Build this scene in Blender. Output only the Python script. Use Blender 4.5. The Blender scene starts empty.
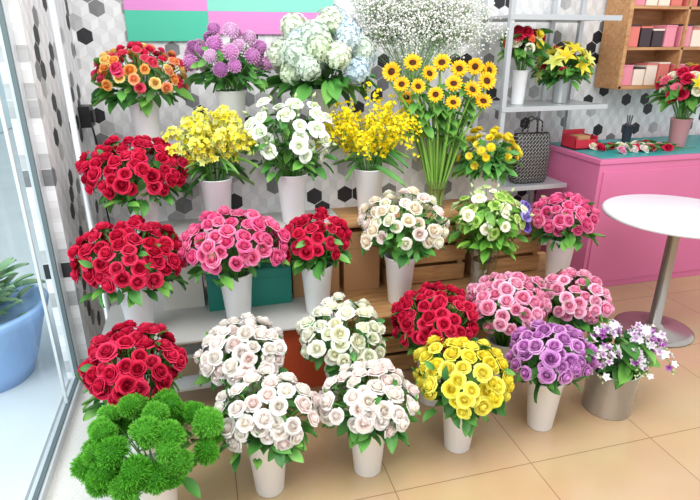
import bpy, math, random
import numpy as np
random.seed(7); np.random.seed(7)
S=bpy.context.scene
S.view_settings.view_transform='Standard'

def hx(s):
    s=s.lstrip('#'); o=[]
    for i in (0,2,4):
        c=int(s[i:i+2],16)/255
        o.append(c/12.92 if c<=0.04045 else ((c+0.055)/1.055)**2.4)
    return np.array(o)

# ---------------------------------------------------------------- materials
def newmat(name):
    m=bpy.data.materials.new(name); m.use_nodes=True
    nt=m.node_tree; b=nt.nodes['Principled BSDF']
    return m,nt,b
def plain(name,col,rough=0.5,metal=0.0,noise=0.0,nscale=20,bump=0.0,trans=0.0):
    m,nt,b=newmat(name)
    c=hx(col) if isinstance(col,str) else col
    b.inputs['Base Color'].default_value=(*c,1)
    b.inputs['Roughness'].default_value=rough; b.inputs['Metallic'].default_value=metal
    if noise>0 or bump>0:
        tc=nt.nodes.new('ShaderNodeTexCoord'); n=nt.nodes.new('ShaderNodeTexNoise')
        n.inputs['Scale'].default_value=nscale; n.inputs['Detail'].default_value=4
        nt.links.new(tc.outputs['Object'],n.inputs['Vector'])
        if noise>0:
            r=nt.nodes.new('ShaderNodeMix'); r.data_type='RGBA'
            r.inputs[6].default_value=(*(c*(1-noise)),1); r.inputs[7].default_value=(*np.minimum(c*(1+noise),1),1)
            nt.links.new(n.outputs['Fac'],r.inputs[0]); nt.links.new(r.outputs[2],b.inputs['Base Color'])
        if bump>0:
            bp=nt.nodes.new('ShaderNodeBump'); bp.inputs['Strength'].default_value=bump
            nt.links.new(n.outputs['Fac'],bp.inputs['Height']); nt.links.new(bp.outputs[0],b.inputs['Normal'])
    return m
def attrmat(name,rough,transl,spec=0.3):
    m,nt,b=newmat(name)
    at=nt.nodes.new('ShaderNodeAttribute'); at.attribute_name='Col'
    nt.links.new(at.outputs['Color'],b.inputs['Base Color'])
    b.inputs['Roughness'].default_value=rough
    b.inputs['Specular IOR Level'].default_value=spec
    tr=nt.nodes.new('ShaderNodeBsdfTranslucent'); nt.links.new(at.outputs['Color'],tr.inputs['Color'])
    mx=nt.nodes.new('ShaderNodeMixShader'); mx.inputs[0].default_value=transl
    nt.links.new(b.outputs[0],mx.inputs[1]); nt.links.new(tr.outputs[0],mx.inputs[2])
    nt.links.new(mx.outputs[0],nt.nodes['Material Output'].inputs['Surface'])
    return m
M_PET=attrmat('petal',0.6,0.25,0.2); M_LEAF=attrmat('leaf',0.42,0.15,0.4)
M_BUCKET=plain('white_plastic','#fafafc',0.3,0,0.01,8)
M_STEEL=plain('brushed_steel','#d2d4d6',0.3,0.8,0.08,30)
M_SILVER=plain('silver_paint','#d5dade',0.4,0.4,0.05,15)
M_WHITE=plain('white_paint','#f2f2f2',0.45,0,0.02,6)
def woodmat(name,c1,c2,scale=(2,14,14),rough=0.55):
    m,nt,b=newmat(name)
    tc=nt.nodes.new('ShaderNodeTexCoord'); mp=nt.nodes.new('ShaderNodeMapping')
    mp.inputs['Scale'].default_value=scale
    n=nt.nodes.new('ShaderNodeTexNoise'); n.inputs['Scale'].default_value=3; n.inputs['Detail'].default_value=6
    n.inputs['Distortion'].default_value=0.6
    r=nt.nodes.new('ShaderNodeValToRGB'); r.color_ramp.elements[0].position=0.3; r.color_ramp.elements[1].position=0.7
    r.color_ramp.elements[0].color=(*hx(c1),1); r.color_ramp.elements[1].color=(*hx(c2),1)
    nt.links.new(tc.outputs['Object'],mp.inputs[0]); nt.links.new(mp.outputs[0],n.inputs['Vector'])
    nt.links.new(n.outputs['Fac'],r.inputs[0]); nt.links.new(r.outputs[0],b.inputs['Base Color'])
    b.inputs['Roughness'].default_value=rough
    return m
M_CRATE=woodmat('crate_wood','#9c6f44','#c39766')
M_SHELFW=woodmat('shelf_wood','#a9764a','#c9986a')
M_CARD=plain('cardboard','#b98c62',0.8,0,0.06,12)
M_TEAL=plain('teal_card','#1a8576',0.5,0,0.05,6)
M_ORANGE=plain('orange_box','#c8502c',0.5,0,0.06,6)

def hexmat(name,axis):
    """white wallpaper with scattered grey/black isometric cubes (hexagon cells)."""
    m,nt,b=newmat(name); N=nt.nodes; L=nt.links
    tc=N.new('ShaderNodeTexCoord'); sp=N.new('ShaderNodeSeparateXYZ'); L.new(tc.outputs['Object'],sp.inputs[0])
    cb=N.new('ShaderNodeCombineXYZ'); L.new(sp.outputs[axis],cb.inputs[0]); L.new(sp.outputs['Z'],cb.inputs[1])
    def vm(op,a,bv=None,c=None):
        n=N.new('ShaderNodeVectorMath'); n.operation=op
        for i,q in enumerate((a,bv,c)):
            if q is None: continue
            if isinstance(q,tuple): n.inputs[i].default_value=q
            else: L.new(q,n.inputs[i])
        return n
    def mm(op,a,bv=None):
        n=N.new('ShaderNodeMath'); n.operation=op
        for i,q in enumerate((a,bv)):
            if q is None: continue
            if isinstance(q,(int,float)): n.inputs[i].default_value=q
            else: L.new(q,n.inputs[i])
        return n.outputs[0]
    size=0.088
    p=vm('SCALE',cb.outputs[0]); p.inputs['Scale'].default_value=1/size
    p=vm('ADD',p.outputs[0],(100,173.2,0)).outputs[0]
    def cell(off):
        q=vm('SUBTRACT',p,off).outputs[0]
        d=vm('DIVIDE',q,(1,1.7320508,1)).outputs[0]
        fl=vm('FLOOR',vm('ADD',d,(0.5,0.5,0)).outputs[0]).outputs[0]
        ctr=vm('ADD',vm('MULTIPLY',fl,(1,1.7320508,0)).outputs[0],off).outputs[0]
        return vm('SUBTRACT',p,ctr).outputs[0],ctr
    g1,c1=cell((0,0,0)); g2,c2=cell((0.5,0.8660254,0))
    l1=vm('LENGTH',g1).outputs['Value']; l2=vm('LENGTH',g2).outputs['Value']
    sel=mm('LESS_THAN',l2,l1)
    def mixv(a,bv):
        n=N.new('ShaderNodeMix'); n.data_type='VECTOR'; L.new(sel,n.inputs[0]); L.new(a,n.inputs[4]); L.new(bv,n.inputs[5]); return n.outputs[1]
    g=mixv(g1,g2); cc=mixv(c1,c2)
    wn=N.new('ShaderNodeTexWhiteNoise'); wn.noise_dimensions='2D'
    sn=vm('SNAP',vm('ADD',cc,(0.1,0.1,0)).outputs[0],(0.25,0.25,1)).outputs[0]
    L.new(sn,wn.inputs['Vector'])
    ab=vm('ABSOLUTE',g).outputs[0]
    d1=vm('DOT_PRODUCT',ab,(0.5,0.8660254,0)).outputs['Value']
    sx=N.new('ShaderNodeSeparateXYZ'); L.new(ab,sx.inputs[0])
    hd=mm('MAXIMUM',d1,sx.outputs[0])
    edge=mm('GREATER_THAN',hd,0.48)
    sg=N.new('ShaderNodeSeparateXYZ'); L.new(g,sg.inputs[0])
    ang=mm('ARCTAN2',sg.outputs[0],sg.outputs[1])
    k=mm('FLOOR',mm('DIVIDE',mm('ADD',ang,math.pi),2.0944))
    k=mm('MULTIPLY',k,0.5)
    r=N.new('ShaderNodeValToRGB'); r.color_ramp.interpolation='CONSTANT'
    e=r.color_ramp.elements
    e[0].position=0; e[0].color=(0.02,0.02,0.024,1)
    e[1].position=0.11; e[1].color=(0.22,0.225,0.23,1)
    for pos,c in ((0.17,0.5),(0.27,0.84)):
        q=e.new(pos); q.color=(c,c,c*1.01,1)
    L.new(wn.outputs['Value'],r.inputs[0])
    fc=N.new('ShaderNodeMix'); fc.data_type='RGBA'; fc.blend_type='MULTIPLY'; fc.inputs[0].default_value=1
    L.new(r.outputs[0],fc.inputs[6])
    sh=N.new('ShaderNodeValToRGB'); sh.color_ramp.elements[0].color=(0.84,0.84,0.84,1); sh.color_ramp.elements[1].color=(1,1,1,1)
    L.new(k,sh.inputs[0]); L.new(sh.outputs[0],fc.inputs[7])
    eg=N.new('ShaderNodeMix'); eg.data_type='RGBA'; L.new(edge,eg.inputs[0]); L.new(fc.outputs[2],eg.inputs[6]); eg.inputs[7].default_value=(0.7,0.7,0.7,1)
    L.new(eg.outputs[2],b.inputs['Base Color']); b.inputs['Roughness'].default_value=0.5
    return m
M_HEXX=hexmat('hex_wallpaper_back','X'); M_HEXY=hexmat('hex_wallpaper_side','Y')

# ---------------------------------------------------------------- generic mesh
def link(o): S.collection.objects.link(o); return o
class MB:
    def __init__(s): s.V=[];s.F=[];s.C=[];s.M=[];s.n=0
    def raw(s,V,F,C,mat=0):
        V=np.asarray(V,float); C=np.asarray(C,float)
        if C.ndim==1: C=np.tile(C,(len(V),1))
        s.V.append(V); s.C.append(C); n=s.n
        s.F.extend([tuple(i+n for i in f) for f in F]); s.M.extend([mat]*len(F)); s.n+=len(V)
    def add(s,T,R,loc,sc,ci,co,mat=0,cc=None):
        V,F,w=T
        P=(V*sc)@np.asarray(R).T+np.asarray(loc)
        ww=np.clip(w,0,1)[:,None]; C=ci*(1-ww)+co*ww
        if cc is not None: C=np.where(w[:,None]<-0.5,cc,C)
        s.raw(P,F,C,mat)
    def tube(s,pts,rad,col,mat=1,k=4):
        pts=np.asarray(pts,float); n=len(pts)
        rad=np.full(n,rad) if np.isscalar(rad) else rad
        V=[]
        for i in range(n):
            d=pts[min(i+1,n-1)]-pts[max(i-1,0)]; d/=np.linalg.norm(d)+1e-9
            a=np.cross(d,[0.3,1,0.1]); a/=np.linalg.norm(a)+1e-9; b=np.cross(d,a)
            for j in range(k):
                t=2*math.pi*j/k; V.append(pts[i]+rad[i]*(a*math.cos(t)+b*math.sin(t)))
        F=[(i*k+j,i*k+(j+1)%k,(i+1)*k+(j+1)%k,(i+1)*k+j) for i in range(n-1) for j in range(k)]
        F.append(tuple(range((n-1)*k,n*k)))
        s.raw(V,F,col,mat)
    def box(s,c,sz,col=(1,1,1),mat=0,rz=0.0):
        hx_,hy,hz=[q/2 for q in sz]; V=[]
        for dx,dy,dz in [(-1,-1,-1),(1,-1,-1),(1,1,-1),(-1,1,-1),(-1,-1,1),(1,-1,1),(1,1,1),(-1,1,1)]:
            x,y=dx*hx_,dy*hy
            V.append((c[0]+x*math.cos(rz)-y*math.sin(rz),c[1]+x*math.sin(rz)+y*math.cos(rz),c[2]+dz*hz))
        s.raw(V,[(0,3,2,1),(4,5,6,7),(0,1,5,4),(1,2,6,5),(2,3,7,6),(3,0,4,7)],np.array(col),mat)
    def obj(s,name,mats,parent=None,smooth=True,loc=(0,0,0),bevel=0):
        me=bpy.data.meshes.new(name)
        me.from_pydata(np.concatenate(s.V).tolist(),[],s.F)
        for m in mats: me.materials.append(m)
        me.polygons.foreach_set('material_index',np.array(s.M,dtype=np.int32))
        me.polygons.foreach_set('use_smooth',np.full(len(s.F),smooth))
        ca=me.color_attributes.new('Col','FLOAT_COLOR','POINT')
        C=np.concatenate(s.C); C=np.concatenate([C,np.ones((len(C),1))],1)
        ca.data.foreach_set('color',C.astype(np.float32).ravel())
        me.update()
        o=link(bpy.data.objects.new(name,me)); o.location=loc
        if parent: o.parent=parent
        if bevel:
            b=o.modifiers.new('bevel','BEVEL'); b.width=bevel; b.segments=2; b.limit_method='ANGLE'
        return o
def lathe(mb,prof,c=(0,0,0),k=40,col=(1,1,1),mat=0):
    V=[];F=[]
    for r,z in prof:
        for j in range(k):
            t=2*math.pi*j/k; V.append((c[0]+r*math.cos(t),c[1]+r*math.sin(t),c[2]+z))
    for i in range(len(prof)-1):
        for j in range(k):
            F.append((i*k+j,i*k+(j+1)%k,(i+1)*k+(j+1)%k,(i+1)*k+j))
    mb.raw(V,F,np.array(col),mat)
def nrm(v): v=np.asarray(v,float); return v/(np.linalg.norm(v)+1e-9)
def frz(d,roll=0):
    z=nrm(d); a=np.array([1,0,0]) if abs(z[0])<0.9 else np.array([0,1,0])
    x=nrm(np.cross(a,z)); y=np.cross(z,x)
    c,s_=math.cos(roll),math.sin(roll)
    return np.stack([x*c+y*s_,-x*s_+y*c,z],1)
def frx(d,up=(0,0,1)):
    x=nrm(d); z=np.asarray(up,float); y=nrm(np.cross(z,x)); z=np.cross(x,y)
    return np.stack([x,y,z],1)
def rotz(a): return np.array([[math.cos(a),-math.sin(a),0],[math.sin(a),math.cos(a),0],[0,0,1]])
def roty(a): return np.array([[math.cos(a),0,math.sin(a)],[0,1,0],[-math.sin(a),0,math.cos(a)]])
def comb(parts):
    V=[];F=[];W=[];n=0
    for v,f,w in parts:
        V.append(v);W.append(w);F+= [tuple(i+n for i in q) for q in f]; n+=len(v)
    return np.concatenate(V),F,np.concatenate(W)
U=random.uniform
# ---------------------------------------------------------------- flower templates
# (petals, rim radius, height, angular width, bulge, lip)
ROSE_L=[(2,.05,.94,4.2,.10,0),(3,.16,.95,2.9,.10,.01),(3,.29,.92,2.6,.10,.03),(4,.43,.85,2.1,.10,.05),(5,.58,.74,1.75,.08,.07),(5,.74,.57,1.6,.06,.10),(5,.88,.34,1.5,.04,.13)]
LOOSE_L=[(2,.06,.66,4.2,.10,0),(3,.20,.70,2.8,.10,.03),(4,.38,.68,2.2,.10,.07),(4,.60,.60,2.0,.08,.12),(5,.80,.46,1.7,.06,.18),(5,.96,.28,1.5,.04,.2)]
def rose_T(seed,layers=ROSE_L):
    rg=random.Random(seed); parts=[]; NL=len(layers); a0=rg.uniform(0,6.28)
    for li,(n,R,H,W,bulge,lip) in enumerate(layers):
        a0+=math.pi/n+rg.uniform(-.3,.3)
        for i in range(n):
            A=a0+i*2*math.pi/n+rg.uniform(-.18,.18); hh=H*rg.uniform(.94,1.04); rr=R*rg.uniform(.93,1.08); lp=lip*rg.uniform(.4,1.6)
            nu,nv=6,5;V=[];w=[]
            for v in range(nv):
                t=(0,.35,.68,.9,1)[v]
                for u in range(nu):
                    s=-1+2*u/(nu-1)
                    an=A+s*W/2*(1-.14*max(0,t-.68)/.32*abs(s))
                    r=rr*(t**.5)+bulge*math.sin(math.pi*min(1,t*1.0))**1+(lp if t==1 else (lp*.25 if t>.85 else 0))*(1-.3*s*s)+.07*s*t
                    z=hh*t-(lp*.55 if t==1 else 0)-.13*s*s*t*t
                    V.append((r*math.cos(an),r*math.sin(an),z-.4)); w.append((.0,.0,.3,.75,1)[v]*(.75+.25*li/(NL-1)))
            F=[(v*nu+u,v*nu+u+1,(v+1)*nu+u+1,(v+1)*nu+u) for v in range(nv-1) for u in range(nu-1)]
            parts.append((np.array(V),F,np.array(w)))
    return comb(parts)
def petal(L,W,cup=.1,curl=0.,nu=5,nv=3,r0=0.,sharp=.8,w0=0.,w1=1.):
    V=[];w=[]
    for i in range(nu):
        t=i/(nu-1); wd=W*(math.sin(math.pi*min(.97,.1+.87*t))**sharp)
        for j in range(nv):
            s=-1+2*j/(nv-1)
            V.append((r0+L*t,wd*s,cup*s*s*W*2+curl*L*t*t)); w.append(w0+(w1-w0)*t)
    F=[(i*nv+j,(i+1)*nv+j,(i+1)*nv+j+1,i*nv+j+1) for i in range(nu-1) for j in range(nv-1)]
    return np.array(V),F,np.array(w)
def xf(P,R,loc=(0,0,0),s=1): return (P[0]*s)@R.T+np.array(loc),P[1],P[2]
LEAF=petal(1,.28,.22,-.30,nu=7,nv=3,w0=0,w1=.7)
LEAFL=petal(1,.10,.4,-.35,nu=6,nv=3,w0=0,w1=.8)
def fib(n,cmin=-1,cmax=1,jit=0,rg=random):
    o=[]
    for i in range(n):
        c=cmax-(cmax-cmin)*(i+.5)/n; s=math.sqrt(max(0,1-c*c)); a=i*2.399963+rg.uniform(-jit,jit)
        o.append((s*math.cos(a),s*math.sin(a),c))
    return o
def core(r,w):
    V=[(q*math.cos(a)*r,q*math.sin(a)*r,z*r) for q,z in ((.0,1),(.45,.89),(.8,.6),(1,0),(.8,-.6),(0,-1)) for a in [k*math.pi/5 for k in range(10)]]
    F=[(i*10+j,i*10+(j+1)%10,(i+1)*10+(j+1)%10,(i+1)*10+j) for i in range(5) for j in range(10)]
    return np.array(V),F,np.zeros(len(V))+w
def ball_T(n=90,W=.13,L=.26,seed=1):
    rg=random.Random(seed);parts=[]
    for d in fib(n,-.8,1,.1,rg):
        pt=petal(L,W,.6,.35,nu=3,nv=3,w0=.0,w1=1)
        out=nrm(np.array(d)); tang=nrm(np.array([d[0],d[1],-.3])-np.dot([d[0],d[1],-.3],out)*out+1e-3)
        R=frx(nrm(out*.8+tang*.6),out)
        parts.append(xf(pt,R,out*.76))
    parts.append(core(.82,.2))
    return comb(parts)
def fluff_T(n=1300,seed=3):
    rg=random.Random(seed);parts=[core(.74,.15)]
    lob=[nrm([rg.uniform(-1,1),rg.uniform(-1,1),rg.uniform(-.3,1)]) for _ in range(9)]
    for d in fib(n,-.7,1,.3,rg):
        d=nrm(np.array(d)+[rg.uniform(-.1,.1) for _ in range(3)])
        L=(.80+.26*max(0,max(float(np.dot(d,q)) for q in lob)-.6)/.4)*rg.uniform(.9,1.08)
        a=frz(d,rg.uniform(0,3)); dd=nrm(d+a[:,1]*rg.uniform(-.7,.7)+a[:,0]*rg.uniform(-.4,.4))
        w=.02; b=d*.68; l=L-.68
        V=np.array([b+a[:,0]*w,b-a[:,0]*w,b+dd*l*.8-a[:,0]*w,b+dd*l,b+dd*l*.8+a[:,0]*w])
        parts.append((V,[(0,1,2,3,4)],np.array([.2,.2,.8,1,.8])*rg.uniform(.7,1)))
    return comb(parts)
def hyd_T(n=85,seed=4):
    rg=random.Random(seed);parts=[core(.86,.1)]
    for d in fib(n,-.6,1,.25,rg):
        d=nrm(np.array(d)+[rg.uniform(-.06,.06) for _ in range(3)])
        R=frz(nrm(d+np.array([rg.uniform(-.2,.2) for _ in range(3)])),rg.uniform(0,3)); c=d*rg.uniform(.9,1.0); q=rg.uniform(.15,.19)
        for k in range(4):
            P=np.array([(0,0,0),(.55,.48,.10),(1.05,0,.08),(.55,-.48,.10)])*q
            parts.append(((P@rotz(k*math.pi/2).T)@R.T+c,[(0,1,2,3)],np.array([.3,.85,1,.85])*rg.uniform(.7,1)))
    return comb(parts)
def carn_T(seed=5):
    rg=random.Random(seed);parts=[]
    for li,(R,z,tilt) in enumerate(((1,.0,.15),(.85,.14,.35),(.65,.28,.6),(.42,.38,1.0),(.2,.42,1.4))):
        k=22;V=[];w=[]
        ph=rg.uniform(0,6)
        for ri,f in enumerate((.1,.6,1)):
            for j in range(k):
                a=2*math.pi*j/k; rr=R*f*(1+.10*f*math.sin(5*a+ph)+rg.uniform(-.06,.06)*f)
                zz=z+tilt*R*f*f*.4+f*(.12*((j%2)*2-1)*(ri==2)*.6)+.05*math.sin(4*a+ph)
                V.append((rr*math.cos(a),rr*math.sin(a),zz)); w.append(f*.6+.4*li/4 if ri==2 else f*.3)
        F=[(i*k+j,i*k+(j+1)%k,(i+1)*k+(j+1)%k,(i+1)*k+j) for i in range(2) for j in range(k)]
        parts.append((np.array(V),F,np.array(w)))
    return comb(parts)
def disc_dome(R,h,wt,k=14,rings=4,bump=0,rg=random):
    V=[];W=[]
    for i in range(rings+1):
        f=i/rings
        for j in range(k):
            a=2*math.pi*j/k; V.append((R*f*math.cos(a),R*f*math.sin(a),h*(1-f*f)+rg.uniform(0,bump))); W.append(wt)
    F=[(i*k+j,i*k+(j+1)%k,(i+1)*k+(j+1)%k,(i+1)*k+j) for i in range(rings) for j in range(k)]
    return np.array(V),F,np.array(W)
def star_T(n,L,W,layers=1,r0=.0,tilt=.15,curl=0.,cup=.1,sharp=.8,ctr=0.,seed=1):
    rg=random.Random(seed);parts=[]
    for l in range(layers):
        for i in range(n):
            pt=petal(L*rg.uniform(.9,1.05),W,cup,curl,nu=5,nv=3,r0=r0,sharp=sharp)
            R=rotz(2*math.pi*(i+.5*l)/n+rg.uniform(-.08,.08))@roty(-(tilt+l*.22))
            parts.append(xf(pt,R,(0,0,.02*l)))
    if ctr>0: parts.append(disc_dome(ctr,ctr*.35,-1.,bump=.03,rg=rg))
    return comb(parts)
ROSES=[rose_T(i) for i in range(7)]; LOOSE=[rose_T(i+20,LOOSE_L) for i in range(4)]
BALL=[ball_T(),ball_T(100,.12,.24,2)]; FLUFF=[fluff_T(),fluff_T(1300,9),fluff_T(1200,11)]; HYD=[hyd_T(),hyd_T(85,8)]; CARN=[carn_T(1),carn_T(2)]
SUN=[star_T(15,.62,.13,2,r0=.38,tilt=.1,ctr=.45,seed=i) for i in range(2)]
DAISY=[star_T(16,.8,.12,4,r0=.12,tilt=.12,ctr=.2,seed=i) for i in range(2)]
ORCH=[star_T(5,1,.34,1,tilt=.25,cup=.2,ctr=.18,seed=i) for i in range(2)]
LILY=[star_T(6,1,.24,1,r0=.0,tilt=.75,curl=-.45,cup=.3,ctr=.08,seed=i) for i in range(2)]
ONC=[comb([xf(petal(1,.55,.15,-.25),rotz(0)),xf(petal(.5,.16,.1),rotz(2.2)@roty(-.4)),xf(petal(.5,.16,.1),rotz(-2.2)@roty(-.4)),xf(petal(.5,.16,.1),rotz(3.14)@roty(-.6))])]
def octa():
    V=np.array([(1,0,0),(-1,0,0),(0,1,0),(0,-1,0),(0,0,1),(0,0,-1)],float)
    return V,[(0,2,4),(2,1,4),(1,3,4),(3,0,4),(2,0,5),(1,2,5),(3,1,5),(0,3,5)],np.array([.5,.5,.5,.5,1,0])
OCT=octa()
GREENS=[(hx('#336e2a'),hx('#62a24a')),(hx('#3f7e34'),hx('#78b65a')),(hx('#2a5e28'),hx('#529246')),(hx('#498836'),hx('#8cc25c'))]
STEM=hx('#6aa64a')

def bucket(mb,h,rt,rb,col=(1,1,1),mat=0,z=0):
    lathe(mb,[(0.0,.004),(rb-.004,.004),(rb-.003,0),(rb,.003),(rb+(rt-rb)*.9,h*.9),(rt+.001,h*.905),(rt+.002,h*.985),(rt+.006,h*.99),(rt+.006,h),(rt-.003,h),(rt-.006,h*.9),(rb-.006,.01),(0,.01)],(0,0,z),40,col,mat)
def empty(name,x,y,z):
    e=link(bpy.data.objects.new(name,None)); e.empty_display_size=.1; e.location=(x,y,z); return e
M_WATER=plain('dark_water','#3a4a35',0.1)
def mkbucket(par,h=.26,rt=.078,rb=.056,mat=None,name='bucket'):
    b=MB(); bucket(b,h,rt,rb); o=b.obj(name,[mat or M_BUCKET],par)
    w=MB(); lathe(w,[(0,h*.7),(rb+(rt-rb)*.65-.01,h*.7)],k=24); w.obj('water',[M_WATER],par); return o
def leaves(mb,c,R,n,L=(.07,.11),zr=(-.05,.03),T=LEAF,rr=(.35,.8),droop=.3,greens=GREENS):
    for i in range(n):
        a=U(0,6.283); r=R*U(*rr); p=np.array([c[0]+r*math.cos(a),c[1]+r*math.sin(a),c[2]+U(*zr)])
        d=(math.cos(a+U(-.9,.9)),math.sin(a+U(-.9,.9)),U(-droop-.4,.4))
        g=random.choice(greens); f=U(.8,1.2)
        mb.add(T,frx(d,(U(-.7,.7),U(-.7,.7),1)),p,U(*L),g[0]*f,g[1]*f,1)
def stems(mb,pts,h,r=.0028,col=STEM,rim=.055):
    for p in pts:
        a=math.atan2(p[1],p[0])+U(-.3,.3); q=rim*U(.2,1)
        b0=np.array([-q*.5*math.cos(a),-q*.5*math.sin(a),.03]); b1=np.array([q*math.cos(a),q*math.sin(a),h])
        m=b1*.45+np.array(p)*.55; m[0]*=.85; m[1]*=.85
        mb.tube([b0,b1,m,p],r,col*U(.8,1.15),1,3)
def bouquet(name,x,y,z,cz,R,pal,T=ROSES,n=None,size=.036,hr=.70,cmin=-.35,lf=44,h=.26,rt=.078,rb=.056,ox=0,oy=0,bmat=None,inner=True,green=GREENS,cc=None,LT=LEAF,jit=.009,szj=.17,bname='bucket',LL=(.055,.095),top=9,calyx=True):
    E=empty(name,x,y,z); mkbucket(E,h,rt,rb,bmat,bname)
    if n is None: n=int(62*(R/.2)**2*(.036/size)**2)
    mb=MB(); C=np.array([ox,oy,cz-z]); R2=R-size*.6; P=[]
    p1,p2,p3=U(0,6),U(0,6),U(0,6)
    for d in fib(n,cmin,1,.2):
        a=math.atan2(d[1],d[0]); w=1+.06*math.sin(2*a+p1)+.05*math.sin(3*a+p2)+.04*math.sin(4*d[2]+p3)
        w*=U(.91,1.05)
        p=C+np.array([R2*w*d[0],R2*w*d[1],R2*hr*w*d[2]])+np.array([U(-jit,jit) for _ in range(3)])
        nd=nrm([d[0],d[1],d[2]*1.1+.35]); ci,co=random.choice(pal); f=U(.92,1.08)
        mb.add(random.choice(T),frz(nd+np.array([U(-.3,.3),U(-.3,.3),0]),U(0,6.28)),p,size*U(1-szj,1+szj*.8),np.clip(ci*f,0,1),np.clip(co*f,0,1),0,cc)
        P.append(p-nd*size*.3)
        if T in (ROSES,LOOSE):
            for k in range(3):
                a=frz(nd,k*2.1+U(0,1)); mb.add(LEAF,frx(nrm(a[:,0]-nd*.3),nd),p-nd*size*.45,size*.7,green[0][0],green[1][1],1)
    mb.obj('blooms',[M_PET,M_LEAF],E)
    g=MB(); stems(g,P,h)
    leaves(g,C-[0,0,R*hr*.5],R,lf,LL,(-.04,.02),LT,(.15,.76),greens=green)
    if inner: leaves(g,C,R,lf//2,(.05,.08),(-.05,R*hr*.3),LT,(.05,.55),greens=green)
    for i in range(top):
        d=nrm([U(-1,1),U(-1,.4),U(-.4,.7)]); gg=random.choice(green); p=C+d*np.array([R,R,R*hr])*.82
        g.add(LT,frx(nrm(d+np.array([U(-1,1),U(-1,1),U(-.6,.6)])),d),p,U(.04,.06),gg[0],gg[1],1)
    g.obj('foliage',[M_PET,M_LEAF],E)
    return E
def P(*a): return [(hx(i),hx(o)) for i,o in a]
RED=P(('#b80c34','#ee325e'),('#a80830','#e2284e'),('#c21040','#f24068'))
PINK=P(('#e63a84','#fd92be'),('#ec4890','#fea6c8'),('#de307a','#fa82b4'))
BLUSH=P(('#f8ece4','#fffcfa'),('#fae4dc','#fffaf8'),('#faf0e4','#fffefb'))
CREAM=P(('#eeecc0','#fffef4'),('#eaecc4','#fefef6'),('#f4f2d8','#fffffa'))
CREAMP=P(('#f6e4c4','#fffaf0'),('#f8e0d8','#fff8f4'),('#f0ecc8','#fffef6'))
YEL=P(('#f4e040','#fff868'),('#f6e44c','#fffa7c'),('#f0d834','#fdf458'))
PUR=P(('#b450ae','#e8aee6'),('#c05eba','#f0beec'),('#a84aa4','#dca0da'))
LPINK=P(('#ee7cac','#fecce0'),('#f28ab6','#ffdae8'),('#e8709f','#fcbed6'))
# ---- front row (floor)
bouquet('green_dianthus_bouquet',-.275,1.62,0,.36,.225,P(('#2c7a12','#7fd048'),('#368818','#8cdc54'),('#267010','#70c63c')),FLUFF,34,.05,hr=.6,cmin=-.3,lf=25,top=0,jit=.015,szj=.2)
bouquet('blush_rose_bouquet',.128,1.70,0,.365,.195,BLUSH,lf=54)
bouquet('blush_rose_bouquet',.53,1.70,0,.345,.195,BLUSH,lf=54)
bouquet('yellow_rose_bouquet',.947,1.73,0,.365,.205,YEL,jit=.011)
bouquet('purple_rose_bouquet',1.376,1.76,0,.375,.19,PUR,lf=36,top=3)
# ---- second row (floor)
bouquet('red_rose_bouquet',-.357,2.04,0,.43,.215,RED,lf=60)
bouquet('blush_rose_bouquet',.082,2.06,0,.41,.20,BLUSH,top=5)
bouquet('cream_rose_bouquet',.516,2.06,0,.43,.215,CREAM,lf=60,top=14,jit=.014,n=62)
bouquet('red_rose_bouquet',.962,2.06,0,.44,.22,RED,lf=36,top=3,size=.034)
bouquet('light_pink_rose_bouquet',1.36,2.10,0,.46,.21,LPINK)
bouquet('light_pink_rose_bouquet',1.74,2.12,0,.43,.195,LPINK)
Z1=.38;Z2=.76;Z3=1.15
bouquet('red_rose_bouquet',-.36,2.41,Z1,.755,.24,RED)
bouquet('hot_pink_rose_bouquet',.088,2.41,Z1,.78,.235,PINK)
bouquet('red_rose_bouquet',.477,2.41,Z1,.765,.175,RED,lf=60)
bouquet('cream_rose_bouquet',.91,2.41,Z1,.805,.225,CREAMP,n=54,lf=90,top=24,jit=.018)
bouquet('hot_pink_rose_bouquet',1.86,2.43,Z1,.755,.19,PINK)
bouquet('red_rose_bouquet',-.31,2.72,Z2,1.075,.24,RED,lf=60)
bouquet('mixed_rose_bouquet',-.275,3.02,Z3,1.49,.245,P(('#c80a38','#f8446e'),('#ec7c34','#fec46c'),('#d02050','#fa6480'),('#f0bc58','#fee89c'),('#d42254','#fa5484'),('#ec8450','#fcb888')),ROSES,78,.029,hr=.62,lf=60,LL=(.06,.12),jit=.016)
bouquet('purple_chrysanthemum_bouquet',.161,3.02,Z3,1.56,.225,P(('#b868b0','#f0bee6'),('#c478ba','#f6d2ec'),('#cc98c6','#f8e2f2'),('#a45aa0','#e0a4d6')),BALL,30,.036,hr=.65,lf=80,jit=.02,top=14)

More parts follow.
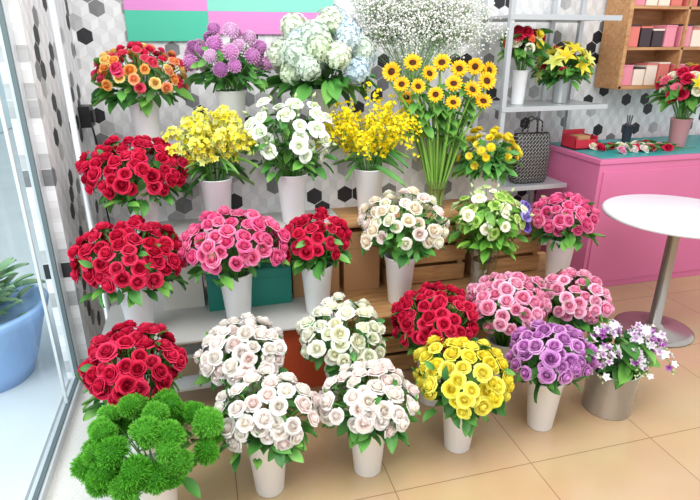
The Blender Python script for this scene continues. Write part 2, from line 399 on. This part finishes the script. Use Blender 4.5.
def eustoma(name,x,y,z,cz,R,pal,nb,green=GREENS,hr=.8,extra=None,glass=False,sz=(.028,.036),lfn=130):
    E=empty(name,x,y,z)
    mkbucket(E,mat=M_VASE if glass else None,name='glass_vase' if glass else 'bucket')
    mb=MB();g=MB();C=np.array([0,0,cz-z]);Q=[]
    for d in fib(nb,-.5,1,.4):
        f=U(.7,1.05); p=C+np.array([R*f*d[0],R*f*d[1],R*hr*f*d[2]]); ci,co=random.choice(pal)
        mb.add(random.choice(LOOSE),frz(nrm([d[0]+U(-.3,.3),d[1]-.2,d[2]+.4]),U(0,6)),p,U(*sz),ci,co,0); Q.append(p)
    if extra:
        for ex in extra:
            p=C+np.array(ex[:3]); mb.add(random.choice(LOOSE),frz(nrm([ex[0],ex[1]-.2,.3]),0),p,.032,ex[3],ex[4],0); Q.append(p)
    for i in range(int(nb*.6)):
        d=nrm([U(-1,1),U(-1,1),U(-.2,1)]); p=C+d*np.array([R,R,R*hr])*U(.8,1.15); Q.append(p)
        mb.add(OCT,frz(d),p,np.array([.009,.009,.02]),hx('#9dbb6a'),hx('#dfe8b8'),0)
    stems(g,Q,.26,.0022)
    leaves(g,C-[0,0,.03],R,lfn,(.05,.09),(-.14,R*hr*.6),LEAF,(.05,.8),greens=green)
    mb.obj('blooms',[M_PET,M_LEAF],E); g.obj('foliage',[M_PET,M_LEAF],E)
def glassmat(name,tint,fac):
    m=bpy.data.materials.new(name); m.use_nodes=True; nt=m.node_tree; nt.nodes.clear()
    o=nt.nodes.new('ShaderNodeOutputMaterial'); tr=nt.nodes.new('ShaderNodeBsdfTransparent'); tr.inputs[0].default_value=(*tint,1); gs=nt.nodes.new('ShaderNodeBsdfGlossy'); gs.inputs['Roughness'].default_value=.03
    mx=nt.nodes.new('ShaderNodeMixShader'); mx.inputs[0].default_value=fac
    nt.links.new(tr.outputs[0],mx.inputs[1]); nt.links.new(gs.outputs[0],mx.inputs[2]); nt.links.new(mx.outputs[0],o.inputs[0]); return m
M_VASE=glassmat('clear_vase_glass',(.93,.97,.98),.12)
eustoma('white_lisianthus_bouquet',.42,2.72,Z2,1.21,.225,P(('#e6ecca','#fefefc'),('#e0ecc8','#ffffff')),40,hr=.92,sz=(.030,.040))
LG=[(hx('#5a9a30'),hx('#a4d060')),(hx('#4a8a2a'),hx('#80b84c'))]
eustoma('green_lisianthus_bouquet',1.39,2.42,Z1,.80,.19,P(('#a0c848','#dcec98'),('#b4d868','#eef6c4'),('#84bc3c','#c4e07c'),('#f0ecc8','#fdfbee')),44,green=LG,hr=.8,
  extra=[(.2,-.03,.0,hx('#5a3aa0'),hx('#9a80d0')),(.17,-.1,-.03,hx('#4a2c90'),hx('#8468c4')),(.23,.02,.04,hx('#6848b0'),hx('#b0a0e0')),(.19,-.05,.06,hx('#5030a0'),hx('#a090d8')),(.15,-.12,.03,hx('#6040b0'),hx('#b0a0e0'))],glass=True,sz=(.022,.032),lfn=190)
def spray(name,x,y,z,n,spread,L,pal,fl,fs,leaf=30,LT=LEAFL,droop=.12,T=ONC,base='bucket',cc=None,bk=(.26,.078,.056),bmat=None,lc=GREENS,side=0.,tmin=.35,LLf=(.1,.2),buds=0):
    E=empty(name,x,y,z); mkbucket(E,*bk,mat=bmat,name=base); mb=MB();g=MB()
    for i in range(n):
        a=U(0,6.283); sp=spread*math.sqrt(U(.02,1)); LL=L*U(.75,1.05)
        b=np.array([.04*math.cos(a),.04*math.sin(a),bk[0]-.02]); e=np.array([sp*math.cos(a)+side,sp*math.sin(a)*.8,bk[0]+LL*(1-.35*(sp/spread)**2)])
        m1=b+(e-b)*.4+[0,0,.06]; m2=b+(e-b)*.75+[0,0,.07*(1+sp)]
        e=e-[0,0,droop*sp/spread]
        pts=[]
        for k in range(9):
            t=k/8; q=(1-t)**3*b+3*(1-t)**2*t*m1+3*(1-t)*t*t*m2+t**3*e; pts.append(q)
        g.tube([np.array([-b[0]*.5,-b[1]*.5,.03])]+pts,.0018,STEM,1,3)
        for k in range(fl):
            t=tmin+(1-tmin)*(k+U(0,1))/fl; i0=min(7,int(t*8)); q=pts[i0]+(pts[i0+1]-pts[i0])*(t*8-i0)
            d=nrm([U(-1,1),U(-1,.5),U(-.3,1)]); q=q+d*fs*U(.3,1.5); ci,co=random.choice(pal)
            mb.add(random.choice(T),frz(nrm(d+[0,-.3,.2]),U(0,6)),q,fs*U(.75,1.15)*(1.15-.4*t),ci,co,0,cc)
        for k in range(buds):
            q=e+np.array([U(-.02,.02),U(-.02,.02),U(-.01,.03)]); mb.add(OCT,frz(nrm([U(-1,1),U(-1,1),1])),q,np.array([.005,.005,.01]),hx('#b8d080'),hx('#e8f0c8'),0)
    leaves(g,(0,0,bk[0]+.03),.12,leaf,LLf,(-.02,.12),LT,(.1,.7),droop=0,greens=lc)
    mb.obj('blooms',[M_PET,M_LEAF],E); g.obj('foliage',[M_PET,M_LEAF],E)
OY=P(('#e0c000','#fdee20'),('#ead010','#fef650'),('#dab800','#fae614'))
spray('yellow_oncidium_bouquet',.84,2.74,Z2,84,.36,.46,OY,28,.0165,leaf=18,droop=.18,tmin=.2)
spray('yellow_snapdragon_bouquet',.04,2.72,Z2,54,.245,.35,P(('#e6d420','#fbf25a'),('#e0d240','#f8f49a'),('#eedd20','#fbf470'),('#d4e070','#f2f6b0')),28,.020,leaf=30,T=ORCH,cc=hx('#d8c020'),droop=.08,tmin=.25)
spray('dendrobium_orchid_bouquet',1.76,1.79,0,24,.27,.22,P(('#a24fa0','#fdfafd'),('#c48cc4','#ffffff'),('#f0e4f0','#ffffff'),('#f4ecf4','#ffffff'),('#8a2f8c','#c884cc')),7,.027,leaf=60,LT=LEAF,T=ORCH,cc=hx('#8a2a80'),base='steel_bucket',bk=(.23,.115,.108),bmat=M_STEEL,side=.04,LLf=(.07,.13),buds=6,tmin=.45)
bouquet('yellow_chrysanthemum_bouquet',1.52,2.72,Z2,1.08,.17,P(('#e6b818','#fcea3c'),('#eec828','#fef05c')),DAISY,34,.030,hr=.8,lf=90,cc=hx('#c8b428'),cmin=-.4,jit=.02)
bouquet('white_hydrangea_bouquet',.66,3.03,Z3,1.555,.285,P(('#b8ccb8','#eef4ea'),('#b4c8cc','#eaf2f4'),('#bcd0a8','#f2f6e4'),('#a8c2d0','#e2edf4'),('#c6d4b4','#f6f8ee'),('#c4d4c8','#f4f8f6')),HYD,34,.076,hr=.72,cmin=-.35,lf=60,LL=(.1,.15),jit=.022,szj=.2)
def gyps(name,x,y,z,C,Rv,nc,n):
    E=empty(name,x,y,z); mkbucket(E); mb=MB(); g=MB()
    for i in range(nc):
        d=nrm([U(-1,1),U(-1,1),U(-.7,1)]); c=np.array(C)+d*np.array(Rv)*U(.3,.98)
        g.tube([(U(-.03,.03),U(-.03,.03),.1),(c[0]*.3,c[1]*.3,.34),c*np.array([.85,.85,.92]),c],.001,hx('#86b070'),1,3)
        for k in range(n):
            o=np.array([random.gauss(0,1) for _ in range(3)])*.034; p=c+o
            if k%4==0: g.tube([c-[0,0,.04],p],.0006,hx('#a4c48c'),1,3)
            mb.add(OCT,frz(nrm(o+1e-3),U(0,3)),p,U(.0045,.0085),hx('#ecece0'),hx('#ffffff'),0)
    mb.obj('blooms',[M_PET,M_LEAF],E); g.obj('stems',[M_PET,M_LEAF],E)
gyps('gypsophila_bouquet',1.20,3.10,Z3,(.05,.02,.60),(.52,.13,.20),210,42)
def sunflowers():
    E=empty('sunflower_bouquet',1.24,2.75,Z2); mkbucket(E,.17,.06,.05,M_VASE,'glass_vase'); mb=MB(); g=MB()
    heads=[(-.29,-.02,.76),(-.25,-.06,.70),(-.18,-.02,.80),(-.17,-.08,.69),(-.10,-.05,.75),(-.08,-.1,.65),(-.02,-.02,.80),(.02,-.09,.70),(.07,-.04,.77),(.12,-.1,.67),(.17,-.02,.78),(.21,-.08,.71),(.25,-.02,.76),(.01,-.12,.61),(-.2,-.0,.63),(.19,-.1,.61)]
    for x,y,z in heads:
        p=np.array([x,y,z-.015]); nd=nrm([x*.5-.3+U(-.4,.4),-1,U(.2,1.0)])
        mb.add(random.choice(SUN),frz(nd,U(0,6)),p,U(.042,.053),hx('#f0a010'),hx('#fcd22c'),0,hx('#4a2a12'))
        for k in range(7): 
            a=frz(nd,k*.9); mb.add(LEAF,frx(nrm(a[:,0]-nd*.2),nd),p-nd*.008,.045,GREENS[1][0],GREENS[3][1],1)
        b=np.array([x*.22,y*.3,.17]); m=b*.4+p*.6; m[0]*=.8
        g.tube([(-x*.1,0,.02),b,m,p-[0,-.02,.05],p-nd*.01],.006,hx('#8fbf55')*U(.85,1.15),1,6)
    for i in range(26):
        x=U(-.05,.05); g.tube([(x*.5,U(-.03,.03),.02),(x,U(-.03,.03),.17),(x*3,U(-.04,.04),.45),(x*4.2,U(-.05,.05),.63)],.0055,hx('#8fbf55')*U(.7,1.15),1,6)
    for i in range(60):
        x=U(-.2,.2); z=U(.42,.70); a=U(-2.8,-.3); g.add(LEAF,frx((math.cos(a),math.sin(a),U(-.5,.2))),(x*z/.7,U(-.06,.02),z-.02),U(.07,.12),GREENS[1][0],GREENS[3][1],1)
    mb.obj('blooms',[M_PET,M_LEAF],E); g.obj('stems',[M_PET,M_LEAF],E)
sunflowers()

# ---------------------------------------------------------------- furniture
def simple(name,boxes,mats,bevel=.002,loc=(0,0,0),parent=None):
    b=MB()
    for bx in boxes: b.box(bx[0],bx[1],mat=bx[2] if len(bx)>2 else 0,rz=bx[3] if len(bx)>3 else 0)
    return b.obj(name,mats,parent,False,loc,bevel)
M_BOARD=plain('grey_shelf_board','#bdbbb8',0.5,0,0.05,5)
simple('tiered_display_stand',[
 ((.02,2.56,Z1-.006),(1.12,.58,.012),0),((1.32,2.56,Z1-.006),(1.48,.58,.012),3),((.17,2.89,Z2-.007),(1.0,.62,.014),0),((1.22,2.89,Z2-.007),(1.1,.62,.014),3),((.62,3.07,Z3-.007),(1.96,.36,.014),0),
 ((.62,2.91,.945),(1.96,.012,.37),1),((-.50,2.86,.19),(.02,.02,.36),2)]+
 [((x,y,.185),(.025,.025,.37),2) for x in (-.5,.585,2.04) for y in (2.29,2.84)]+
 [((x,2.86,.56),(.025,.025,.36),2) for x in (-.3,.62,1.73)]+
 [((x,3.22,.57),(.025,.025,1.14),2) for x in (-.3,.6,1.55)],[M_BOARD,M_HEXX,M_SILVER,M_CRATE])
def crate(name,c,sz):
    x,y,z=c; w,d,h=sz; B=[]
    n=3; sh=h/n*.82
    for i in range(n):
        zz=z+h/n*(i+.5)
        B+=[((x,y-d/2,zz),(w,.012,sh)),((x,y+d/2,zz),(w,.012,sh)),((x-w/2+.006,y,zz),(.012,d-.012,sh)),((x+w/2-.006,y,zz),(.012,d-.012,sh))]
    for sx in (-1,1):
        for sy in (-1,1): B.append(((x+sx*(w/2-.025),y+sy*(d/2-.018),z+h/2),(.025,.022,h)))
    B.append(((x,y,z+.012),(w-.02,d-.02,.012)))
    simple(name,B,[M_CRATE])
crate('wooden_crate',(1.13,2.70,Z1),(.46,.24,.34)); crate('wooden_crate',(1.63,2.70,Z1),(.42,.24,.34))
crate('wooden_crate',(.85,2.47,0),(.48,.28,.35)); crate('wooden_crate',(1.36,2.47,0),(.48,.28,.35)); crate('wooden_crate',(1.80,2.47,0),(.36,.28,.35))
def carton(name,c,sz,mat,tape=None):
    x,y,z=c;w,d,h=sz
    B=[((x,y,z+h/2),(w,d,h)),((x,y-d/2-.001,z+h*.75),(w*.99,.002,h*.02),1),((x-w*.25,y,z+h+.003),(w*.49,d*.99,.004)),((x+w*.25,y,z+h+.003),(w*.49,d*.99,.004)),((x,y,z+h+.0055),(.04,d,.002),1)]
    simple(name,B,[mat,tape or M_TAPE],.001)
M_TAPE=plain('packing_tape','#a8845c',0.3)
carton('cardboard_box',(.76,2.70,Z1),(.2,.22,.33),M_CARD)
carton('cardboard_box',(.51,2.70,Z1),(.25,.22,.30),M_CARD)
carton('cardboard_box',(-.17,2.72,Z1),(.20,.22,.32),plain('pale_card','#d8d4cc',.7,0,.04,10))
carton('teal_box',(.16,2.67,Z1),(.42,.26,.20),M_TEAL,M_TEAL)
carton('orange_box',(.42,2.44,0),(.30,.26,.345),M_ORANGE,M_ORANGE)
B=[]
for i,(yy,zz) in enumerate(((2.33,.12),(2.42,.24),(2.51,.345))):
    B.append(((-.12,yy,zz),(.36,.10,.02)))
for sx in (-.31,.07):
    B+=[((sx,2.30,.06),(.025,.025,.12)),((sx,2.39,.12),(.025,.025,.24)),((sx,2.48,.17),(.025,.025,.34)),((sx,2.40,.02),(.025,.22,.025))]
simple('metal_step_stool',B,[M_SILVER])
# rack
M_RACK=plain('grey_rack_metal','#c0c3c6',0.35,0.5,0.04,10)
B=[]
for x,y in ((1.88,3.22),(1.88,3.58),(2.41,3.58),(2.64,3.58)): 
    z0=.935 if x>2.5 else 0
    B.append(((x,y,(2.3+z0)/2),(.032,.032,2.3-z0)))
for z in (.30,.72,1.25,1.80):
    xr=2.66 if z>1 else 2.43
    B+=[(((1.865+xr)/2,3.40,z-.01),(xr-1.865,.39,.018)),(((1.865+xr)/2,3.205,z-.012),(xr-1.865,.012,.032)),(((1.865+xr)/2,3.595,z-.012),(xr-1.865,.012,.032))]
simple('metal_shelving_rack',B,[M_RACK])
b=MB(); lathe(b,[(0,0),(.035,0),(.035,.006),(.014,.012),(.014,2.7),(.0,2.7)],k=20); b.obj('metal_pole',[M_SILVER],loc=(-.56,2.73,0))
b=MB(); b.box((0,0,0),(.06,.13,.12)); b.box((.035,0,0),(.014,.07,.07)); b.tube([(.02,0,-.06),(.03,.02,-.2),(.02,.0,-.5),(.03,.02,-.8),(.02,0,-1.2)],.006,(1,1,1),0,6)
b.obj('switch_box',[plain('black_plastic','#18181a',.4)],loc=(-.648,3.55,1.24),smooth=False,bevel=.004)
# counter
M_PINKC=plain('pink_counter_paint','#d5719c',0.4,0,0.04,4); M_TEALTOP=plain('teal_counter_top','#2f9a9a',0.35,0,0.05,5)
simple('pink_counter',[((3.73,3.29,.45),(2.5,.66,.90)),((3.73,3.29,.915),(2.52,.68,.03),0),((3.73,3.30,.932),(2.44,.62,.006),1),((3.73,2.955,.45),(2.44,.008,.8),0),((2.478,3.29,.03),(.01,.66,.06),2)],[M_PINKC,M_TEALTOP,plain('counter_kick','#a8527a',.5)],.004)
CT=.935
B=[((3.42,3.565,1.335),(1.0,.25,.025)),((3.42,3.565,1.60),(1.0,.24,.02)),((3.42,3.565,1.87),(1.0,.24,.02)),((3.42,3.565,2.15),(1.0,.25,.025)),((2.93,3.565,1.74),(.03,.25,.83)),((3.91,3.565,1.74),(.03,.25,.83)),((3.42,3.685,1.74),(.96,.01,.8)),((3.42,3.565,1.74),(.02,.24,.8))]
simple('wooden_display_shelf',B,[M_SHELFW])
bc=[plain('pink_gift_box','#e08a9c',.5),plain('dark_gift_box','#3a2a30',.5),plain('salmon_gift_box','#d9756a',.5),plain('cream_gift_box','#e9d8c8',.5)]
b=MB()
for row,z in enumerate((1.3485,1.6115,1.8815)):
    for i in range(8):
        hgt=U(.10,.15)
        xx=3.0+i*.105+(0.03 if i>3 else 0); b.box((xx,3.54,z+hgt/2),(.09,.15,hgt),mat=(i*3+row*2+(i//2))%4)
        b.box((xx,3.54,z+hgt+.005),(.096,.156,.012),mat=(i+row)%4)
b.obj('gift_box_collection',bc,smooth=False,bevel=.002)
b=MB()
lathe(b,[(0,.72),(.38,.72),(.395,.724),(.40,.735),(.395,.748),(.385,.75),(0,.75)],k=72,mat=0)
lathe(b,[(0,0),(.22,0),(.22,.012),(.19,.022),(.06,.03),(.034,.05),(.032,.66),(.06,.70),(.12,.72),(0,.72)],k=40,mat=1)
b.obj('round_white_table',[plain('white_table_top','#e4e8ec',0.25,0,0.03,4),plain('table_leg_steel','#a8a29c',.25,.85,.06,20)],loc=(2.555,2.36,0),bevel=0)
# bag
mbg,ntb,bb=newmat('geometric_bag_fabric'); tc=ntb.nodes.new('ShaderNodeTexCoord'); mp=ntb.nodes.new('ShaderNodeMapping'); mp.inputs['Rotation'].default_value=(0,.785,0)
ck=ntb.nodes.new('ShaderNodeTexBrick'); ck.inputs['Scale'].default_value=14; ck.inputs['Color1'].default_value=(.01,.01,.01,1); ck.inputs['Color2'].default_value=(.02,.02,.02,1); ck.inputs['Mortar'].default_value=(.5,.47,.43,1); ck.inputs['Mortar Size'].default_value=.014
sp=ntb.nodes.new('ShaderNodeSeparateXYZ'); cb=ntb.nodes.new('ShaderNodeCombineXYZ')
ntb.links.new(tc.outputs['Object'],mp.inputs[0]); ntb.links.new(mp.outputs[0],sp.inputs[0]); ntb.links.new(sp.outputs[0],cb.inputs[0]); ntb.links.new(sp.outputs[2],cb.inputs[1]); ntb.links.new(cb.outputs[0],ck.inputs['Vector']); ntb.links.new(ck.outputs[0],bb.inputs['Base Color'])
b=MB()
V=[];F=[]
for i,(w,d,z) in enumerate(((.12,.06,0),(.135,.07,.04),(.14,.065,.2),(.135,.045,.31),(.13,.03,.34))):
    for j in range(20):
        t=2*math.pi*j/20; c,s_=math.cos(t),math.sin(t); V.append((w*math.copysign(abs(c)**.5,c),d*math.copysign(abs(s_)**.5,s_),z))
F=[(i*20+j,i*20+(j+1)%20,(i+1)*20+(j+1)%20,(i+1)*20+j) for i in range(4) for j in range(20)]+[tuple(range(19,-1,-1))]
b.raw(V,F,(1,1,1))
for sy in (-.03,.03): b.tube([(-.06,sy,.33),(-.05,sy,.42),(0,sy,.45),(.05,sy,.42),(.06,sy,.33)],.006,(1,1,1),0,6)
b.obj('patterned_tote_bag',[mbg],loc=(2.19,3.33,.72))

def small_bq(name,x,y,z,cz,R,items,bk,mat=None,vn='vase',lf=40,hr=.8):
    E=empty(name,x,y,z); mkbucket(E,*bk,mat=mat,name=vn); mb=MB(); g=MB(); C=np.array([0,0,cz-z]);Q=[]
    n=sum(i[3] for i in items); ds=fib(n,-.4,1,.3); random.shuffle(ds); k=0
    for T,pal,s,cnt,cc in items:
        for _ in range(cnt):
            d=ds[k];k+=1; p=C+np.array([R*d[0],R*d[1],R*hr*d[2]])*U(.8,1); ci,co=random.choice(pal)
            mb.add(random.choice(T),frz(nrm([d[0],d[1]-.3,d[2]+.4]),U(0,6)),p,s*U(.9,1.1),ci,co,0,cc); Q.append(p)
    stems(g,Q,bk[0],.0025,rim=bk[1]*.6); leaves(g,C,R,lf,(.07,.12),(-.1,.06),LEAF,(.1,.85))
    mb.obj('blooms',[M_PET,M_LEAF],E); g.obj('foliage',[M_PET,M_LEAF],E)
LILYY=P(('#d8d028','#f8ec70'),('#e4cc20','#f8ea5c'),('#d8e060','#f6f4a0'))
WR=P(('#f4ecc8','#fffef4'))
small_bq('mixed_flower_vase',2.08,3.38,1.25,1.64,.13,[(ROSES,RED,.038,12,None),(ROSES,WR,.034,6,None),(DAISY,YEL,.038,8,hx('#c09010')),(CARN,P(('#e85a30','#f49060')),.03,4,None)],(.22,.05,.04),lf=70)
small_bq('yellow_lily_vase',2.42,3.40,1.25,1.49,.16,[(LILY,LILYY,.072,18,hx('#b06818')),(ROSES,RED,.036,5,None)],(.16,.055,.05),M_STEEL,'steel_vase',110)
small_bq('mixed_flower_arrangement',3.32,3.22,CT,1.34,.19,[(ROSES,RED,.050,20,None),(ROSES,WR,.044,10,None),(LILY,LILYY,.06,5,hx('#b06818')),(CARN,P(('#e85a80','#f490a0')),.04,5,None)],(.2,.07,.055),plain('rose_vase','#d99aa0',.3),'vase',120)
b=MB()
for i in range(24):
    x=U(-.28,.24); y=U(-.12,.10); pl=[RED,WR,BLUSH,RED,LPINK][i%5]; ci,co=random.choice(pl)
    b.add(random.choice(ROSES),frz((U(-.6,.6),-.6,1)),(x,y,.026),.036,ci,co,0)
    b.tube([(x,y,.012),(x+.12,y+.02,.006),(x+.28,y+.04,.005)],.0025,STEM,1,3)
    for k in range(3): b.add(LEAF,frx((U(-1,1),U(-1,1),.1)),(x+.08,y+.02,.03),.07,*GREENS[i%4],1)
b.obj('cut_flower_bundle',[M_PET,M_LEAF],loc=(2.93,3.17,CT))
M_REDB=plain('red_box','#c0243a',.45,0,.05,8)
simple('red_tray_box',[((0,0,.006),(.18,.16,.012)),((-.086,0,.045),(.008,.16,.09)),((.086,0,.045),(.008,.16,.09)),((0,-.076,.035),(.18,.008,.07)),((0,.076,.06),(.18,.008,.12)),((0,0,.05),(.10,.10,.08),1)],[M_REDB,M_CARD],.002,(2.60,3.36,CT))
b=MB(); bucket(b,.13,.038,.03)
for i in range(6): b.tube([(0,0,.02),(.02*math.cos(i),.02*math.sin(i),.2)],.004,(1,1,1),0,6)
b.obj('tool_cup',[plain('dark_cup','#4a4450',.4)],loc=(3.08,3.45,CT))

# ---------------------------------------------------------------- room
def tilemat():
    m,nt,b=newmat('beige_floor_tiles'); N=nt.nodes;L=nt.links
    tc=N.new('ShaderNodeTexCoord'); br=N.new('ShaderNodeTexBrick'); br.offset=0; br.squash=1
    br.inputs['Scale'].default_value=1; br.inputs['Brick Width'].default_value=.6; br.inputs['Row Height'].default_value=.6
    br.inputs['Mortar Size'].default_value=.0025; br.inputs['Mortar Smooth'].default_value=.3
    br.inputs['Color1'].default_value=(*hx('#c0a27e'),1); br.inputs['Color2'].default_value=(*hx('#bc9e7a'),1); br.inputs['Mortar'].default_value=(*hx('#8f7456'),1)
    mp=N.new('ShaderNodeMapping'); mp.inputs['Location'].default_value=(.0,.25,0); L.new(tc.outputs['Object'],mp.inputs[0]); L.new(mp.outputs[0],br.inputs['Vector'])
    n=N.new('ShaderNodeTexNoise'); n.inputs['Scale'].default_value=3; n.inputs['Detail'].default_value=5; L.new(tc.outputs['Object'],n.inputs['Vector'])
    mx=N.new('ShaderNodeMix'); mx.data_type='RGBA'; mx.blend_type='SOFT_LIGHT'; mx.inputs[0].default_value=.25
    L.new(br.outputs[0],mx.inputs[6]); L.new(n.outputs['Color'],mx.inputs[7]); L.new(mx.outputs[2],b.inputs['Base Color'])
    b.inputs['Roughness'].default_value=.17; b.inputs['Specular IOR Level'].default_value=.6
    return m
XL=-.74
b=MB(); b.box(((6.5-.40)/2,.95,-.05),(6.9,5.9,.1)); b.obj('floor',[tilemat()],smooth=False)
M_STONE=plain('speckled_threshold_stone','#dcd9d4',0.4,0,0.25,160)
simple('trim_threshold',[(((XL-.40)/2,.95,-.049),(.34,5.9,.102))],[M_STONE],0)
simple('wall_back',[((2.75,3.78,1.4),(7.1,.12,2.8))],[M_HEXX],0)
simple('wall_left',[((XL,3.215,1.4),(.12,1.01,2.8))],[M_HEXY],0)
mint=plain('mint_panel','#4cc4a4',.5); mint2=plain('pale_mint_panel','#86d9c4',.5); pk2=plain('lilac_pink_panel','#e08ccc',.5)
simple('wall_colour_panels',[((-.14,3.705,1.735),(.475,.018,.17),0),((-.14,3.705,1.98),(.475,.018,.32),1),((.49,3.705,1.755),(.785,.018,.13),1),((.49,3.705,1.98),(.785,.018,.32),2)],[mint,pk2,mint2,M_WHITE],.001)
GL=glassmat('window_glass',(.93,.985,.99),.07)
E=empty('window_1',XL,0,0)
simple('frame',[((.0,2.68,1.4),(.04,.05,2.8)),((.005,2.648,1.4),(.02,.012,2.7),1),((0,.55,.02),(.05,4.3,.04)),((.003,.55,.043),(.02,4.2,.006),1),((0,.55,2.77),(.04,4.3,.06)),((.0,2.42,1.4),(.014,.012,2.7))],[M_SILVER,plain('rubber_gasket','#5f6d70',.6)],.002,parent=E)
b=MB(); b.raw([(0,-1.4,.03),(0,2.66,.03),(0,2.66,2.75),(0,-1.4,2.75)],[(0,1,2,3)],(1,1,1)); b.obj('glass_pane',[GL],E,False)
simple('pavement_outside',[((-4.8,4.5,-.06),(8.0,18,.1))],[plain('pale_pavement','#ccd4d8',.6,0,.12,2)],0)
fac=plain('pale_facade','#bcd4da',.7,0,.10,.8)
simple('building_outside',[((-3.9,8,2.5),(.3,14,5)),((-3.73,5.2,1.1),(.06,1.2,2.2),1),((-3.73,7.2,1.5),(.06,1.6,1.6),1),((-3.73,9.6,1.5),(.06,1.6,1.6),1),((-3.6,7.5,2.6),(.5,9,.08),2),((-3.70,6.1,1.2),(.1,.12,2.4),2)],[fac,plain('facade_window','#8fb4be',.2),M_WHITE],.01)
E=empty('potted_plant_outside',-1.20,2.86,-.01)
b=MB(); lathe(b,[(0,0),(.20,0),(.24,.10),(.30,.30),(.33,.36),(.34,.40),(.31,.41),(.29,.36),(0,.34)],k=40); b.obj('blue_pot',[plain('blue_glaze','#93b6e6',.25,0,.06,5)],E)  # glaze colour paled: the wash of light through the window glass is painted in
g=MB()
for i in range(150):
    a=U(0,6.28); r=U(.0,.22); g.add(LEAF,frx((math.cos(a),math.sin(a),U(.2,1.2))),(r*math.cos(a),r*math.sin(a),.34+U(0,.22)),U(.08,.14),hx('#6a9a66'),hx('#b4d0aa'),1)  # leaf greens paled the same way, window-glass wash put into the colour
for i in range(14):
    a=i*.45; g.tube([(0,0,.33),(.1*math.cos(a),.1*math.sin(a),.5)],.004,STEM,1,4)
g.obj('foliage',[M_PET,M_LEAF],E)

# ---------------------------------------------------------------- light
w=bpy.data.worlds.new('world'); S.world=w; w.use_nodes=True
w.node_tree.nodes['Background'].inputs[0].default_value=(.95,.98,1,1); w.node_tree.nodes['Background'].inputs[1].default_value=1.2
def area(name,loc,tgt,sz,pw,col=(1,1,1)):
    l=bpy.data.lights.new(name,'AREA'); l.shape='RECTANGLE'; l.size=sz[0]; l.size_y=sz[1]; l.energy=pw; l.color=col
    o=link(bpy.data.objects.new(name,l)); o.location=loc
    from mathutils import Vector
    o.rotation_euler=(Vector(tgt)-Vector(loc)).to_track_quat('-Z','Y').to_euler(); return o
area('ceiling_light_panel',(1.0,1.0,3.3),(1.0,2.3,.2),(2.6,1.4),85,(1,.98,.95))
area('window_daylight',(-2.6,.6,2.8),(.8,2.3,.6),(2.4,2.0),110,(.95,.98,1))

cam=bpy.data.cameras.new('camera'); co=link(bpy.data.objects.new('camera',cam)); co.location=(0,0,1.65)
co.rotation_euler=(math.radians(69),0,math.radians(-15)); cam.sensor_width=36; cam.lens=544/700*36; cam.clip_start=.05
S.camera=co
